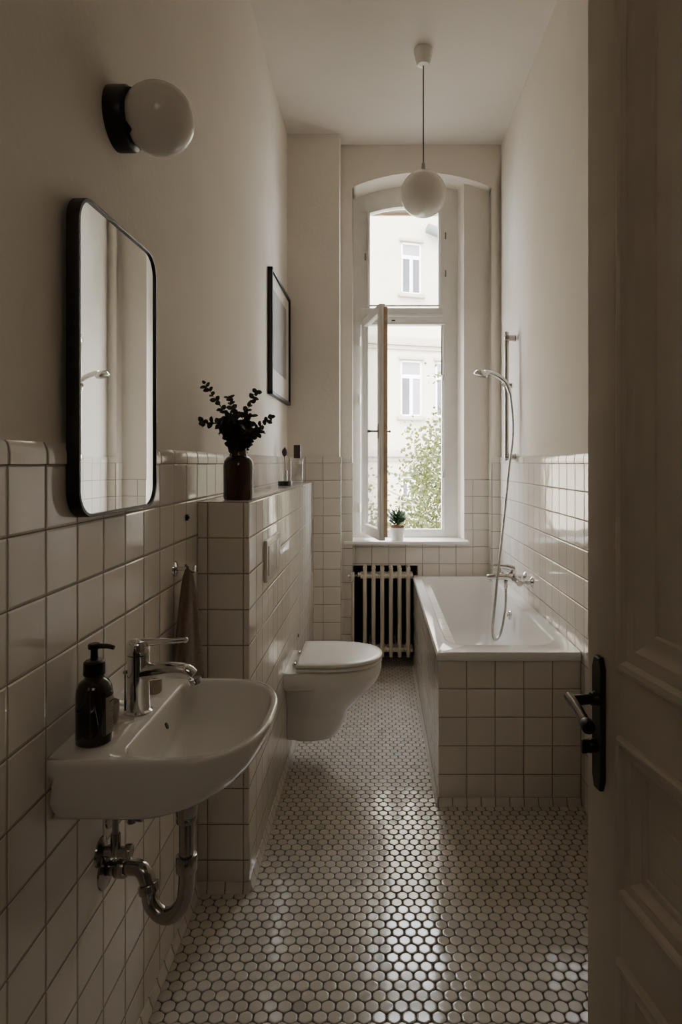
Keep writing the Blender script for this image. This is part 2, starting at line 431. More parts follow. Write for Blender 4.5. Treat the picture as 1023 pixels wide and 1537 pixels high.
slab(m, PXa-.018, PXb+.018, 2.333, 2.343, YW-.008, YW+.002, .003)
slab(m, -.10, .43, .836, .856, YW+.01, YW+.05, .003)
m.build('frame_moulding', WINP, win)
m = MB(); slab(m, PXa-.002, PXb+.002, 2.32, 3.0, YW+.030, YW+.033, 0); m.build('upper_pane', GLASS, win)
m = MB()                                                        # outer frame of the double window
ya, yb = YE-.06, YE-.01
slab(m, NX0, -.085, .80, 3.1, ya, yb); slab(m, .462, FX1, .80, 3.1, ya, yb); slab(m, -.09, .47, .80, .842, ya, yb)
slab(m, -.09, .47, 2.24, 2.31, ya, yb); slab(m, -.09, .47, 3.0, 3.12, ya, yb)
m.build('outer_frame', WINP, win)
m = MB(); slab(m, PXa-.01, PXb+.03, 2.985, 3.005, ya-.012, ya+.002, .003); m.build('outer_head_bead', WINOUT, win)
m = MB(); slab(m, NX0, RX1-.0, .786, .80, YR-.006, YE-.02, .001); m.build('inner_board', WINP, win)
# sill
m = MB(); m.box((-.212, 3.945, .782), (.580, YW+.01, .803), r=.005, seg=3); m.build('window_sill', WINP, win)
# hinges
for z in (1.0, 1.72, 2.1):
    m = MB(); m.cyl((-.118, YW-.008, z-.03), (-.118, YW-.008, z+.03), .006, seg=12, bev=.001); m.build('hinge', WINP, win)
for x, z in ((.437, 1.22), (.437, 1.86), (PXa-.03, 2.66), (PXb+.045, 2.80), (PXb+.045, 2.55)):
    m = MB(); m.cyl((x, YW-.006, z-.022), (x, YW-.006, z+.022), .0045, seg=12, bev=.001); m.build('catch', STEEL, win)
# bead hook on transom
m = MB(); m.box((.095, YW-.014, 2.236), (.118, YW, 2.243), r=.002); m.build('catch', IRON, win)
# open casement (hinged left, swung into the room)
SW, SZ0, SZ1 = .475, .838, 2.236
sash = empty('casement', (-.107, YW-.012, 0), math.radians(-75.5)); sash.parent = win
sw = .050; th = .036
m = MB()
m.box((0, 0, SZ0), (sw, th, SZ1), r=.004); m.box((SW-sw, 0, SZ0), (SW, th, SZ1), r=.004)
m.box((sw-.003, .001, SZ0), (SW-sw+.003, th-.001, SZ0+.062), r=.004); m.box((sw-.003, .001, SZ1-.05), (SW-sw+.003, th-.001, SZ1), r=.004)
m.box((SW-.012, .010, SZ0+.02), (SW+.016, th+.010, SZ1-.02), r=.004)            # rebate lip
m.build('casement_frame', WINP, sash)
m = MB(); m.box((SW+.016, .022, SZ0+.025), (SW+.019, th+.009, SZ1-.025)); m.build('bare_wood_edge', WINOUT, sash)
m = MB(); m.box((sw-.004, .018, SZ0+.058), (SW-sw+.004, .021, SZ1-.046)); m.build('casement_pane', GLASS, sash)
hx, hz = SW-.028, 1.484
m = MB()
m.box((hx-.011, -.004, hz-.045), (hx+.011, 0, hz+.045), r=.003); m.cyl((hx,-.004,hz), (hx,-.050,hz), .006, seg=12)
m.lathe([(.006,0),(.009,.004),(.009,.012),(.005,.018)], (hx,-.048,hz), (0,-1,0), 14)
m.cyl((hx-.045,-.050,hz), (hx+.012,-.050,hz), .0055, .0065, seg=12, bev=.002)
m.cyl((hx,th,hz), (hx,th+.03,hz), .005, seg=12); m.sphere((hx, th+.035, hz), .008, 14)
m.build('window_handle', STEEL, sash)

# ------------------------------------------------------------------ courtyard beyond the window
m = MB(); m.box((-30, YE+.02, -3.9), (30, 60, -3.8)); struct(m.build('courtyard_ground', GROUND))
FD = 26.0; k = FD/944
fac = thing('apartment_building', 'pale rendered apartment house across the courtyard', 'building', (1.5, FD, -3.8), math.radians(16))
def fz(py): return 1.3 + (694-py)*k + 3.8
def fx(px): return (px-566)*k - 1.5
m = MB(); m.box((-14, 0, 0), (14, 1.2, fz(120))); m.build('facade_wall', FACADE, fac)
for (ya_, yb_, dp) in ((508, 520, .22), (676, 686, .25)):
    m = MB(); m.box((-14, -dp, fz(yb_)), (14, 0, fz(ya_)), r=.03); m.box((-14, -dp*.5, fz(yb_+6)), (14, 0, fz(yb_)), r=.02); m.build('string_course', FACTRIM, fac)
def fwin(cx, top, bot, w, hood=True, curtain=False):
    z0, z1 = fz(bot), fz(top); hw = w/2; zt = z0 + (z1-z0)*.68
    f = MB(); fr = .07
    f.box((cx-hw, -.04, z0), (cx-hw+fr, .02, z1)); f.box((cx+hw-fr, -.04, z0), (cx+hw, .02, z1))
    f.box((cx-hw, -.04, z0), (cx+hw, .02, z0+fr)); f.box((cx-hw, -.04, z1-fr), (cx+hw, .02, z1))
    f.box((cx-hw, -.05, zt), (cx+hw, .02, zt+.16)); f.box((cx-.07, -.05, z0), (cx+.07, .02, zt))
    o = f.build('facade_window', FWIN, fac)
    g = MB(); g.box((cx-hw+.02, -.012, z0+.02), (cx+hw-.02, -.004, zt)); g.build('pane', FGLASS, o)
    g = MB(); g.box((cx-hw+.02, -.012, zt+.12), (cx+hw-.02, -.004, z1-.02)); g.build('pane', FCURT, o)
    if curtain:
        g = MB(); g.box((cx+.06, -.02, z0+.05), (cx+hw-.06, -.013, zt)); g.build('curtain', FCURT, o)
    s = MB(); s.box((cx-hw-.15, -.22, z0-.16), (cx+hw+.15, 0, z0-.02), r=.02); s.build('sill_stone', FACTRIM, fac)
    if hood:
        s = MB(); s.box((cx-hw-.08, -.20, z1+.03), (cx+hw+.10, 0, z1+.16), r=.02); s.build('hood_stone', FACTRIM, fac)
for cxp in (504, 616, 672, 728):
    cx = fx(cxp)
    if cxp != 672: fwin(cx, 366, 442, .86)
    fwin(cx, 542, 625, .92, curtain=True)
    if cxp == 616: fwin(cx-.1, 715, 748, .62)
m = MB(); m.cyl((fx(637), -.35, fz(345)), (fx(700), -.35, fz(362)), .20, seg=14, bev=.03); m.cyl((fx(660), -.3, fz(350)), (fx(660), .0, fz(350)), .06)
m.build('facade_dark_bar', mat('dark_bar_grey', (.12,.12,.12), .6), fac)  # dark slanting bar on the facade, purpose unclear

# tree in the courtyard
def tree():
    rnd = random.Random(11)
    root = thing('courtyard_tree', 'leafy yellow-green tree standing in the courtyard outside the window', 'tree', (1.6, 9.6, -3.8))
    o3 = Vector((1.6, 9.6, -3.8))
    m = MB(); m.tube([(0,0,0), (.05,0,1.6), (-.05,.1,3.2), (-.3,0,4.6)], [.14,.10,.07,.03], seg=10, smooth=5)
    m.build('trunk', BARK, root)
    m = MB()
    tips = []
    for i in range(16):
        z = rnd.uniform(2.6, 4.4); a = rnd.uniform(0, 2*PI); L = rnd.uniform(.8, 1.7)
        p0 = Vector((-.05, .05, z)); p2 = p0 + Vector((math.cos(a)*L, math.sin(a)*L*.7, rnd.uniform(.2, 1.1)))
        m.tube([p0, (p0+p2)/2 + Vector((0,0,-.1)), p2], [.018,.004], seg=6, smooth=4); tips.append(p2)
    m.build('branches', BARK, root)
    V = []; F = []; T = []
    cls = []
    # leaf clusters arranged in the crown: (x, z) measured at the tree's depth, x relative to world
    while len(cls) < 620:
        x = rnd.uniform(-.4, 2.3); z = rnd.uniform(-1.2, 2.7); y = rnd.uniform(-.9, .9)
        top = min(.62 + 1.95*max(x, 0), 2.7) if x > 0 else .95
        if z > top + rnd.uniform(-.15, .15): continue
        dens = (1 if z < top - .75 else .22) if x > 0 else .35
        if rnd.random() > dens: continue
        cls.append(Vector((x, 9.6+y, z)) - o3)
    for c in cls:
        cl_tone = rnd.uniform(.55, 1.25)  # random tone per leaf cluster
        for _ in range(rnd.randint(26, 44)):
            p = c + Vector((rnd.gauss(0,.13), rnd.gauss(0,.13), rnd.gauss(0,.11)))
            n = Vector((rnd.gauss(0,1), rnd.gauss(-.4,1), rnd.gauss(.5,1))).normalized()
            u = n.orthogonal().normalized(); u = Quaternion(n, rnd.uniform(0, 2*PI)) @ u; w = n.cross(u)
            L = rnd.uniform(.045, .075); W = L*.42; i = len(V)
            V.extend([p - u*L*.5, p + w*W - u*L*.05, p + u*L*.5, p - w*W - u*L*.05]); F.append((i,i+1,i+2,i+3))
            g = cl_tone*rnd.uniform(.7, 1.3); yl = rnd.random()
            T.extend([(.048*g+.05*yl*g, .062*g+.035*yl*g, .012*g, 1)]*4)
    me = bpy.data.meshes.new('foliage'); me.from_pydata(V, [], F); me.materials.append(LEAFT)
    ca = me.color_attributes.new('tone', 'FLOAT_COLOR', 'POINT'); ca.data.foreach_set('color', [v for c in T for v in c]); me.update()
    o = bpy.data.objects.new('foliage', me); COL.objects.link(o); o.parent = root
tree()

# ------------------------------------------------------------------ door leaf
E = Vector((.377, 1.13, 0)); DW, DH, DT = .78, 2.32, .040
ang = math.atan2(-.985, .1733)
door = struct(empty('door_1', E, ang), 'old panelled door standing open on the right')
# local x runs from the free edge to the hinges; local -y faces left into the room
def door_leaf():
    ST = .106
    rails = [(.13, .495), (.600, .855), (.962, 2.16)]      # panel openings in z
    xs = (ST, DW-ST)
    m = MB()
    m.box((0, 0, .008), (ST, DT, DH), r=.003); m.box((xs[1], 0, .008), (DW, DT, DH), r=.003)
    prev = .008
    for z0, z1 in rails:
        m.box((ST, 0, prev), (xs[1], DT, z0)); prev = z1
    m.box((ST, 0, prev), (xs[1], DT, DH))
    m.build('door_frame', DOORP, door)
    for z0, z1 in rails:
        # stepped moulding + sunken, fielded panel built as concentric rectangles (both sides)
        prof = [(0, 0), (.0, -.007), (.006, -.010), (.014, -.008), (.020, -.001), (.034, .002), (.040, .001), (.046, .005), (.058, .012), (.070, .014), (.074, .017), (.115, .012), (.122, .009)]
        if z1 - z0 < .27: prof = [(a*(.70 if a < .08 else .80), b_) for a, b_ in prof]
        for side in (1, -1):
            rings = []
            for a, d in prof:
                yy = d if side == 1 else DT - d
                x0, x1 = ST + a, xs[1] - a
                rings.append([(x0, yy, z0+a), (x1, yy, z0+a), (x1, yy, z1-a), (x0, yy, z1-a)])
            mm = MB(); mm.loft(rings[:11], False, False)
            if side == 1: mm.build('panel_moulding', DOORP, door, ang=25)
            m2 = MB(); m2.loft(rings[10:], False, True)
            if side == 1: m2.build('door_panel', DOORP, door, ang=25)
            else:
                mm.bm.free(); m2.bm.free()
        m2 = MB(); m2.box((ST-.002, .022, z0-.002), (xs[1]+.002, DT-.002, z1+.002)); m2.build('door_panel', DOORP, door)
door_leaf()
m = MB()
px0 = .046; zt, zb = .966, .738
pl = [(px0-.016, zb+.02), (px0-.008, zb), (px0+.010, zb), (px0+.017, zb+.02), (px0+.017, zt-.018), (px0+.010, zt), (px0-.008, zt), (px0-.016, zt-.018)]
def pf(x, z, y): return (x, y, z)
m.loft([[pf(x, z, 0) for x, z in pl], [pf(x, z, -.006) for x, z in pl], [pf(px0+(x-px0)*.82, (z-.852)*.985+.852, -.009) for x, z in pl]])
bp_ = m.build('lock_plate', IRON, door)
m = MB(); zh = .893
m.cyl((px0, -.006, zh), (px0, -.018, zh), .014, .011, seg=18); m.cyl((px0, -.016, zh), (px0, -.058, zh), .0085, .009, seg=16)
m.build('handle_neck', IRON, door)
LV = mat('worn_lever_metal', (.12,.10,.08), .22, metal=.8, nscale=30, namt=.2)
m = MB(); m.tube([(px0-.008,-.055,zh+.004), (px0+.03,-.061,zh+.001), (px0+.065,-.068,zh-.003), (px0+.085,-.072,zh-.005)], [.0085,.0088,.0085,.0085], seg=16, smooth=4)
m.build('handle_lever', LV, door)
m = MB(); m.cyl((px0+.080,-.071,zh-.0045), (px0+.098,-.0745,zh-.006), .0108, seg=18, bev=.003); m.build('lever_cap', IRON, door)
m = MB(); m.cyl((px0-.002,-.007,.812), (px0-.002,-.024,.812), .012, seg=18, bev=.003); m.box((px0-.005,-.034,.800), (px0+.001,-.022,.824), r=.002)
m.build('turn_knob', IRON, door)
for z in (.30, 1.2, 2.05):
    m = MB(); m.cyl((DW+.006, .0, z-.05), (DW+.006, .0, z+.05), .008, seg=12, bev=.002); m.build('hinge', IRON, door)

# ------------------------------------------------------------------ bath
TX, TY, TZ = .224, 2.378, .580
TYE = YF-.010
tub = thing('bathtub', 'white built-in bathtub with a square-tiled apron along the right wall', 'bathtub', (TX, TY, 0))
o = Vector((TX, TY, 0))
m = MB()
m.prism([(.008, .008), (XR-TX-.001, .008), (XR-TX-.001, .10), (.10, .10), (.10, TYE-TY), (.008, TYE-TY)], lambda x, y: (x, y, 0), lambda x, y: (x, y, .549))
m.build('tiled_apron', TILE, tub, J=(.006, .006, .549))
m = MB()
cove(m, (.008,.0,0), (.008, TYE-TY, 0), (-1,0,0)); cove(m, (.006,.008,0), (XR-TX-.002,.008,0), (0,-1,0))
m.build('base_tiles', BTILE, tub, J=(.006,.006,-.012), ang=60)
def rrect(x0, x1, y0, y1, r, z, n=10):
    pts = []
    for cx, cy, a0 in ((x1-r, y1-r, 0), (x0+r, y1-r, PI/2), (x0+r, y0+r, PI), (x1-r, y0+r, 3*PI/2)):
        for i in range(n+1):
            a = a0 + PI/2*i/n; pts.append((cx+r*math.cos(a), cy+r*math.sin(a), z))
    return pts
W_, L_ = XR-TX-.001, TYE-TY-.001
ix0, ix1, iy0, iy1 = .058, .490, .115, 1.575
m = MB()
rings = [rrect(.004, W_, .004, L_, .006, .548), rrect(0, W_, 0, L_, .008, .552), rrect(0, W_, 0, L_, .008, .572), rrect(.005, W_-.002, .005, L_-.002, .010, .580),
         rrect(ix0-.012, ix1+.012, iy0-.012, iy1+.012, .10, .580), rrect(ix0-.004, ix1+.004, iy0-.004, iy1+.004, .095, .577), rrect(ix0, ix1, iy0, iy1, .09, .568),
         rrect(ix0+.012, ix1-.012, iy0+.018, iy1-.03, .09, .45), rrect(ix0+.03, ix1-.03, iy0+.05, iy1-.10, .10, .28), rrect(ix0+.05, ix1-.05, iy0+.09, iy1-.20, .11, .20),
         rrect(ix0+.09, ix1-.09, iy0+.14, iy1-.28, .10, .172)]
m.loft(rings, False, True)
m.build('tub_shell', ENAM, tub, ang=50)
m = MB(); c = Vector((ix1-.0195, .89, .505))
m.lathe([(.026,0),(.026,.006),(.022,.011),(.010,.012),(.009,.022),(.004,.024)], c, (-1,0,.05), 24)
for a in range(3):
    th_ = a*2*PI/3; m.cyl(c+Vector((-.012,0,0)), c+Vector((-.014,.020*math.cos(th_),.020*math.sin(th_))), .004, seg=8)
m.build('overflow_knob', CHROME, tub)
m = MB(); c = Vector((.275, .80, .172)); m.lathe([(.028,0),(.028,.003),(.02,.004),(.004,.002)], c, (0,0,1), 24); m.build('drain', CHROME, tub)

# bath mixer on the right wall
mx_ = thing('bath_mixer', 'chrome wall-mounted bath mixer tap above the tub rim', 'tap', (XR, 3.22, .700))
for dy in (-.075, .075):
    m = MB(); m.lathe([(.030,0),(.029,.004),(.020,.010),(.014,.013)], (0, dy, 0), (-1,0,0), 24)
    m.cyl((-.010, dy, 0), (-.050, dy, 0), .012, seg=18); m.cyl((-.040, dy, 0), (-.062, dy, 0), .017, seg=6, bev=.002)
    m.build('wall_union', CHROME, mx_)
m = MB()
m.tube([(-.070,-.105,0), (-.072,-.05,.002), (-.078,0,.006), (-.072,.05,.002), (-.070,.105,0)], [.016,.019,.024,.019,.016], seg=18, smooth=5)
for dy in (-.075, .075): m.cyl((-.058, dy, 0), (-.075, dy, 0), .014, seg=16)
m.tube([(-.075,0,.004), (-.11,0,.014), (-.15,0,.016), (-.190,0,.014), (-.212,0,.011)], [.022,.018,.0160,.0150,.0140], seg=16, smooth=5)
m.cyl((-.200,0,.006), (-.200,0,-.010), .0125, seg=16, bev=.002)
m.cyl((-.085,0,.02), (-.085,0,.052), .023, .020, seg=24, bev=.004)
m.cyl((-.135,0,.02), (-.135,0,.040), .006, .007, seg=12, bev=.002)
m.build('mixer_body', CHROME, mx_)
m = MB(); m.tube([(-.075,0,.056), (-.11,0,.066), (-.15,0,.070), (-.180,0,.070)], [.020,.013,.010,.008], seg=14, smooth=5); m.build('lever_handle', CHROME, mx_)
m = MB(); m.cyl((-.118,-.0,-.005), (-.118,0,-.045), .011, .009, seg=14, bev=.002); m.build('hose_outlet', CHROME, mx_)

# shower rail, hand shower and hose
RAILM = mat('satin_chrome', (.42, .40, .37), .2, metal=1, nscale=20, namt=.05)
sr = thing('shower_rail', 'chrome vertical shower riser rail on the right wall beside the window', 'shower rail', (XR, 3.52, 1.33))
m = MB(); m.cyl((-.052,0,-.02), (-.052,0,.70), .0120, seg=18, bev=.002); m.build('rail_tube', RAILM, sr)
for z in (0, .665):
    m = MB(); m.cyl((0 if z > .1 else 0.0, 0, z), (-.066, 0, z), .017, seg=20, bev=.003); m.cyl((0,0,z), (-.006,0,z), .020, seg=20, bev=.002); m.build('wall_bracket', RAILM, sr)
m = MB(); m.cyl((-.052,0,.375), (-.052,0,.42), .018, seg=18, bev=.003); m.cyl((-.052,-.0,.398), (-.020,-.018,.398), .013, .015, seg=16, bev=.003)
m.cyl((-.052,0,.398), (-.075,-.03,.405), .014, .015, seg=16, bev=.002); m.build('slider', CHROME, sr)
hs = thing('hand_shower', 'chrome hand shower clipped to the riser rail with curved handle', 'shower head', (XR-.052, 3.49, 1.735))
m = MB(); m.tube([(.012,-.006,-.05), (-.010,-.006,.005), (-.05,-.008,.040), (-.10,-.010,.060), (-.130,-.012,.062)], [.010,.0125,.012,.011,.016], seg=16, smooth=6); m.build('handle', CHROME, hs)
m = MB(); m.lathe([(.008,.028),(.028,.022),(.038,.010),(.040,0),(.037,-.006)], (-.152,-.012,.050), (.25,0,.97), 28); m.build('spray_head', CHROME, hs)
m = MB(); m.lathe([(.034,0),(.034,.003),(.030,.005)], (-.151,-.012,.0445), (-.25,0,-.97), 28); m.build('spray_face', STEEL, hs)
def hose():
    X = lambda px, d: (px-566)*d/944
    Z = lambda py, d: 1.3-(py-694)*d/944
    ctl = [(766,596,3.48),(769,625,3.46),(769,660,3.42),(764,700,3.38),(757,770,3.30),(748,850,3.16),(743,900,3.12),(739,945,3.10),(743,960,3.10),(751,950,3.13),(757,920,3.17),(757,895,3.20),(756,880,3.22)]
    pts = [Vector((X(a,d), d, Z(b,d))) for a, b, d in ctl]
    pts[-1] = Vector((XR-.118, 3.22, .656)); pts[-2] = Vector((XR-.118, 3.22, .60)); pts[0] = Vector((XR-.040, 3.484, 1.686))
    cp = catmull(pts, 26)
    rr = [.0062 + (.0006 if i % 2 else 0) for i in range(len(cp))]
    o0 = cp[0].copy(); cp = [p - o0 for p in cp]
    m = MB(); m.tube(cp, rr, seg=10)
    o = m.build('shower_hose', HOSE, ang=80); o.location = o0
    tag(o, 'ribbed metal shower hose looping down into the bathtub', 'hose')
    m = MB(); m.cyl((0,0,.0), (.006,0,-.03), .009, .007, seg=14, bev=.002); 
    m.build('hose_nut', CHROME, o)
hose()

# ------------------------------------------------------------------ toilet
TYc = 2.775; TOZ = .0
wc = thing('toilet', 'white wall-hung toilet with its lid closed, fixed to the tiled boxing', 'toilet', (PX, TYc, 0))
def dshape(L, W, z, x0=0.0, n=2.3, sq=.30, N=44, bw=1.0):
    """flat back at x0, straight sides, elliptical front"""
    xs = x0 + (L-x0)*sq; pts = [(x0, -W*bw, z), (x0+(xs-x0)*.35, -W*(bw*.9+.1), z)]
    for i in range(N+1):
        a = -PI/2 + PI*i/N
        c_, s_ = math.cos(a), math.sin(a)
        pts.append((xs + (L-xs)*abs(c_)**(2/n), W*math.copysign(abs(s_)**(2/n), s_), z))
    pts += [(x0+(xs-x0)*.35, W*(bw*.9+.1), z), (x0, W*bw, z)]; return pts
m = MB()
lv = [(.395,.150,.426),(.402,.166,.424),(.406,.172,.418),(.407,.175,.405),(.402,.175,.382),(.396,.172,.366),(.384,.166,.345),(.362,.153,.318),(.332,.134,.285),(.300,.116,.252),(.274,.102,.228),(.262,.094,.214),(.256,.090,.205),(.240,.084,.16),(.214,.076,.112),(.204,.072,.102),(.19,.064,.098)]
m.loft([dshape(L,W,z, bw=1 if z > .36 else (.62 if z > .2 else .8)) for L,W,z in reversed(lv)])
m.build('bowl', PORC, wc, ang=50)
m = MB(); m.box((.0, -.172, .352), (.12, .172, .424), r=.006); m.build('mounting_flange', PORC, wc)
def slabD(name, z0, z1, x0, L, W, mt):
    m = MB(); r = .005
    m.loft([dshape(L-r,W-r,z0,x0+r), dshape(L,W,z0+r*.7,x0), dshape(L,W,z1-r*.8,x0), dshape(L-r*.6,W-r*.6,z1-.001,x0+r*.5), dshape(L-.03,W-.03,z1+.002,x0+.02)])
    return m.build(name, mt, wc, ang=50)
slabD('seat', .429, .444, .052, .408, .178, PLAST)
slabD('lid', .4475, .463, .050, .410, .180, PLAST)
for dy in (-.08, .08):
    m = MB(); m.cyl((.035, dy-.02, .437), (.035, dy+.02, .437), .010, seg=16, bev=.002); m.cyl((.035,dy,.424), (.035,dy,.437), .008, seg=12); m.build('hinge', CHROME, wc)
m = MB(); m.lathe([(.022,.012),(.022,0),(.006,-.009),(.003,-.010)], (.14, -.01, .090), (0,0,1), 18); m.build('underside_plug', mat('dusty_brass', (.16,.12,.07), .4, metal=.6), wc)

fp = thing('flush_plate', 'white dual-button flush plate on the tiled cistern boxing', 'flush plate', (PX, 2.29, .96))
m = MB(); m.box((0,-.145,-.072), (.013,.145,.072), r=.004, seg=3); m.build('plate', PLAST, fp)
for y_a, y_b in ((-.125, .02), (.03, .125)):
    m = MB(); m.box((.011, y_a, -.052), (.017, y_b, .052), r=.003); m.build('button', PLAST, fp)

# ------------------------------------------------------------------ washbasin
BY = 1.2265; BZ = .812
bs = thing('washbasin', 'small white wall-hung washbasin on the left wall', 'washbasin', (XL, BY, 0))
NB = 88
def outer_r(L, W, n=2.5, back=0.0, c=(.20, 0), cr=.0):
    """ray-cast outline around c: flat back at x=back, straight sides, superelliptic front"""
    out = []
    xs = .58*L
    for i in range(NB):
        a = 2*PI*i/NB; dx, dy = math.cos(a), math.sin(a)
        lo_, hi_ = 0, 1.0
        def inside(t):
            x, y = c[0]+dx*t, c[1]+dy*t
            if x < back or abs(y) > W: return False
            if x > xs: return ((x-xs)/(L-xs))**n + (abs(y)/W)**n <= 1
            if cr and x < back+cr and abs(y) > W-cr: return (back+cr-x)**2 + (abs(y)-W+cr)**2 <= cr*cr
            return True
        for _ in range(26):
            mid = (lo_+hi_)/2
            if inside(mid): lo_ = mid
            else: hi_ = mid
        out.append((c[0]+dx*lo_, c[1]+dy*lo_))
    return out
def ring(pts, z): return [(x, y, z) for x, y in pts]
cB = (.19, 0)
rings = [ring(outer_r(.14,.12,c=(.08,0)), .698), ring(outer_r(.200,.160,c=(.11,0)), .697), ring(outer_r(.240,.175,c=(.13,0)), .703), ring(outer_r(.278,.185,c=(.15,0)), .717), ring(outer_r(.308,.191,c=(.17,0)), .737),
         ring(outer_r(.329,.1955,c=(.18,0)), .764), ring(outer_r(.338,.198,c=cB), .786), ring(outer_r(.3435,.200,c=cB), .800), ring(outer_r(.344,.200,c=cB), .807), ring(outer_r(.341,.197,c=cB), BZ-.0005), ring(outer_r(.338,.194,c=cB), BZ)]
cI = (.225, 0)
def inner(s, z, L=.331, W=.186, back=.112, c1=(.172,0), f=0.0):
    pts = outer_r(L, W, n=2.6, back=back, c=cI, cr=.042)
    return [((c1[0]*f+cI[0]*(1-f)) + (x-cI[0])*s, y*s, z) for x, y in pts]
rings2 = [inner(1.0, BZ), inner(.985, BZ-.0015), inner(.972, BZ-.007), inner(.945, BZ-.022, f=.03), inner(.91, BZ-.045, f=.1), inner(.85, BZ-.066, f=.2), inner(.72, BZ-.084, f=.4), inner(.5, BZ-.093, f=.65), inner(.25, BZ-.097, f=.9), inner(.12, BZ-.098, f=1)]
# align the ray fans: resample outer top ring from the inner fan centre
topo = outer_r(.338, .194, c=cI)
m = MB(); m.loft(rings + [ring(topo, BZ)] + rings2, True, True)
m.build('basin_body', PORC, bs, ang=50)
m = MB(); m.lathe([(.021,0),(.021,.003),(.016,.004),(.012,.001)], (.172,0,BZ-.0982), (0,0,1), 24); m.build('drain', CHROME, bs)
for (x, y, nx) in ((.133, .0, 1), (.317, -.03, -1)):
    m = MB(); m.lathe([(.0065,0),(.0065,.002)], (x, y, BZ-.026), (nx,0,.45), 18, sy=.75); m.build('overflow_hole', BLACK, bs)
m = MB(); m.lathe([(.036,-.03),(.034,0),(.026,.014)], (.172,0,.700), (0,0,1), 24); m.build('drain_collar', PORC, bs)

# tap
tp = thing('basin_mixer', 'chrome single-lever mixer tap on the washbasin', 'tap', (XL+.076, BY+.005, BZ))
m = MB()
m.lathe([(.0270,0),(.0270,.003),(.0225,.006),(.0215,.03),(.0205,.085),(.0215,.112)], (0,0,0), (0,0,1), 28)
m.tube([(.0,0,.076), (.03,-.002,.080), (.065,-.005,.0835), (.096,-.009,.083), (.110,-.010,.074)], [.0190,.0165,.0140,.0130,.0120], seg=18, smooth=6)
m.lathe([(.0125,0),(.0125,.010),(.010,.012)], (.1135,-.010,.069), (.25,0,-1), 18)
m.build('tap_body', CHROME, tp)
m = MB(); m.lathe([(.0218,.1145),(.0222,.120),(.0215,.134),(.0180,.139),(.006,.141)], (0,0,0), (0,0,1), 28)
m.tube([(.006,0,.134), (.045,.004,.136), (.088,.008,.138)], [.0085,.0050,.0044], seg=12, smooth=5); m.sphere((.090,.008,.138), .0058, 14)
m.build('lever', CHROME, tp)
m = MB(); m.cyl((-.024,-.004,.03), (-.024,-.004,.075), .002, seg=8); m.sphere((-.024,-.004,.078), .0045, 12); m.cyl((-.024,-.004,.002), (-.024,-.004,.03), .002, seg=8); m.build('pop_up_rod', STEEL, tp)

# soap dispenser
sp = thing('soap_dispenser', 'dark brown pump bottle of soap on the near corner of the washbasin', 'soap bottle', (XL+.050, BY-.128, BZ), math.radians(0))
m = MB(); m.lathe([(.027,0),(.0302,.003),(.0305,.008),(.0305,.086),(.029,.096),(.024,.106),(.0165,.112),(.0150,.118),(.0150,.124)], seg=36); m.build('bottle', AMBER, sp)
m = MB(); m.lathe([(.0175,.118),(.0180,.120),(.0175,.140),(.0145,.143),(.0065,.144),(.006,.162),(.010,.163),(.0105,.170),(.008,.172)], seg=28)
m.tube([(0,0,.167), (.024,-.002,.1675), (.036,-.003,.165)], [.0048,.0042,.0036], seg=12, smooth=4); m.build('pump', BLACK, sp)
m = MB()
a0, a1, R_ = math.radians(-30), math.radians(50), .0310
r0 = [[(R_*math.cos(a0+(a1-a0)*i/14), R_*math.sin(a0+(a1-a0)*i/14), z) for i in range(15)] for z in (.018, .082)]
m.loft(r0, False, False, closed=False); lb = m.build('paper_label', LABELM, sp)
m = MB()
for kx, (z, w0, w1) in enumerate(((.072, .2, .8), (.060, .3, .7), (.055, .25, .75), (.042, .2, .8), (.037, .2, .7), (.032, .2, .75), (.026, .2, .6))):
    aa, bb = a0+(a1-a0)*w0, a0+(a1-a0)*w1; hh = .0022 if kx == 0 else .0008
    m.loft([[((R_+.0003)*math.cos(aa+(bb-aa)*i/10), (R_+.0003)*math.sin(aa+(bb-aa)*i/10), zz) for i in range(11)] for zz in (z, z+hh)], False, False, closed=False)
m.build('small_print', INK, lb)
# soap dish
sd = thing('soap_dish', 'small pale round tumbler tucked between soap bottle and tap', 'cup', (XL+.038, BY-.052, BZ))
m = MB(); m.lathe([(.017,.000),(.020,.002),(.0225,.008),(.0235,.040),(.0225,.040),(.0215,.010),(.004,.006)], seg=32); m.build('cup', mat('pale_frosted_glass', (.50,.46,.40), .3, nscale=8), sd)
# small bottle
sb_ = thing('small_bottle', 'small cream bottle with dark cap standing behind the tap', 'bottle', (XL+.070, BY+.110, BZ))
m = MB(); m.lathe([(.0140,0),(.0158,.002),(.0160,.006),(.0160,.034),(.0140,.040),(.009,.042)], seg=26); m.build('bottle', mat('cream_plastic', (.42,.37,.27), .45), sb_)
m = MB(); m.lathe([(.0100,.041),(.0105,.043),(.0105,.054),(.0085,.056)], seg=22); m.build('cap', mat('brown_cap', (.10,.07,.045), .4), sb_)

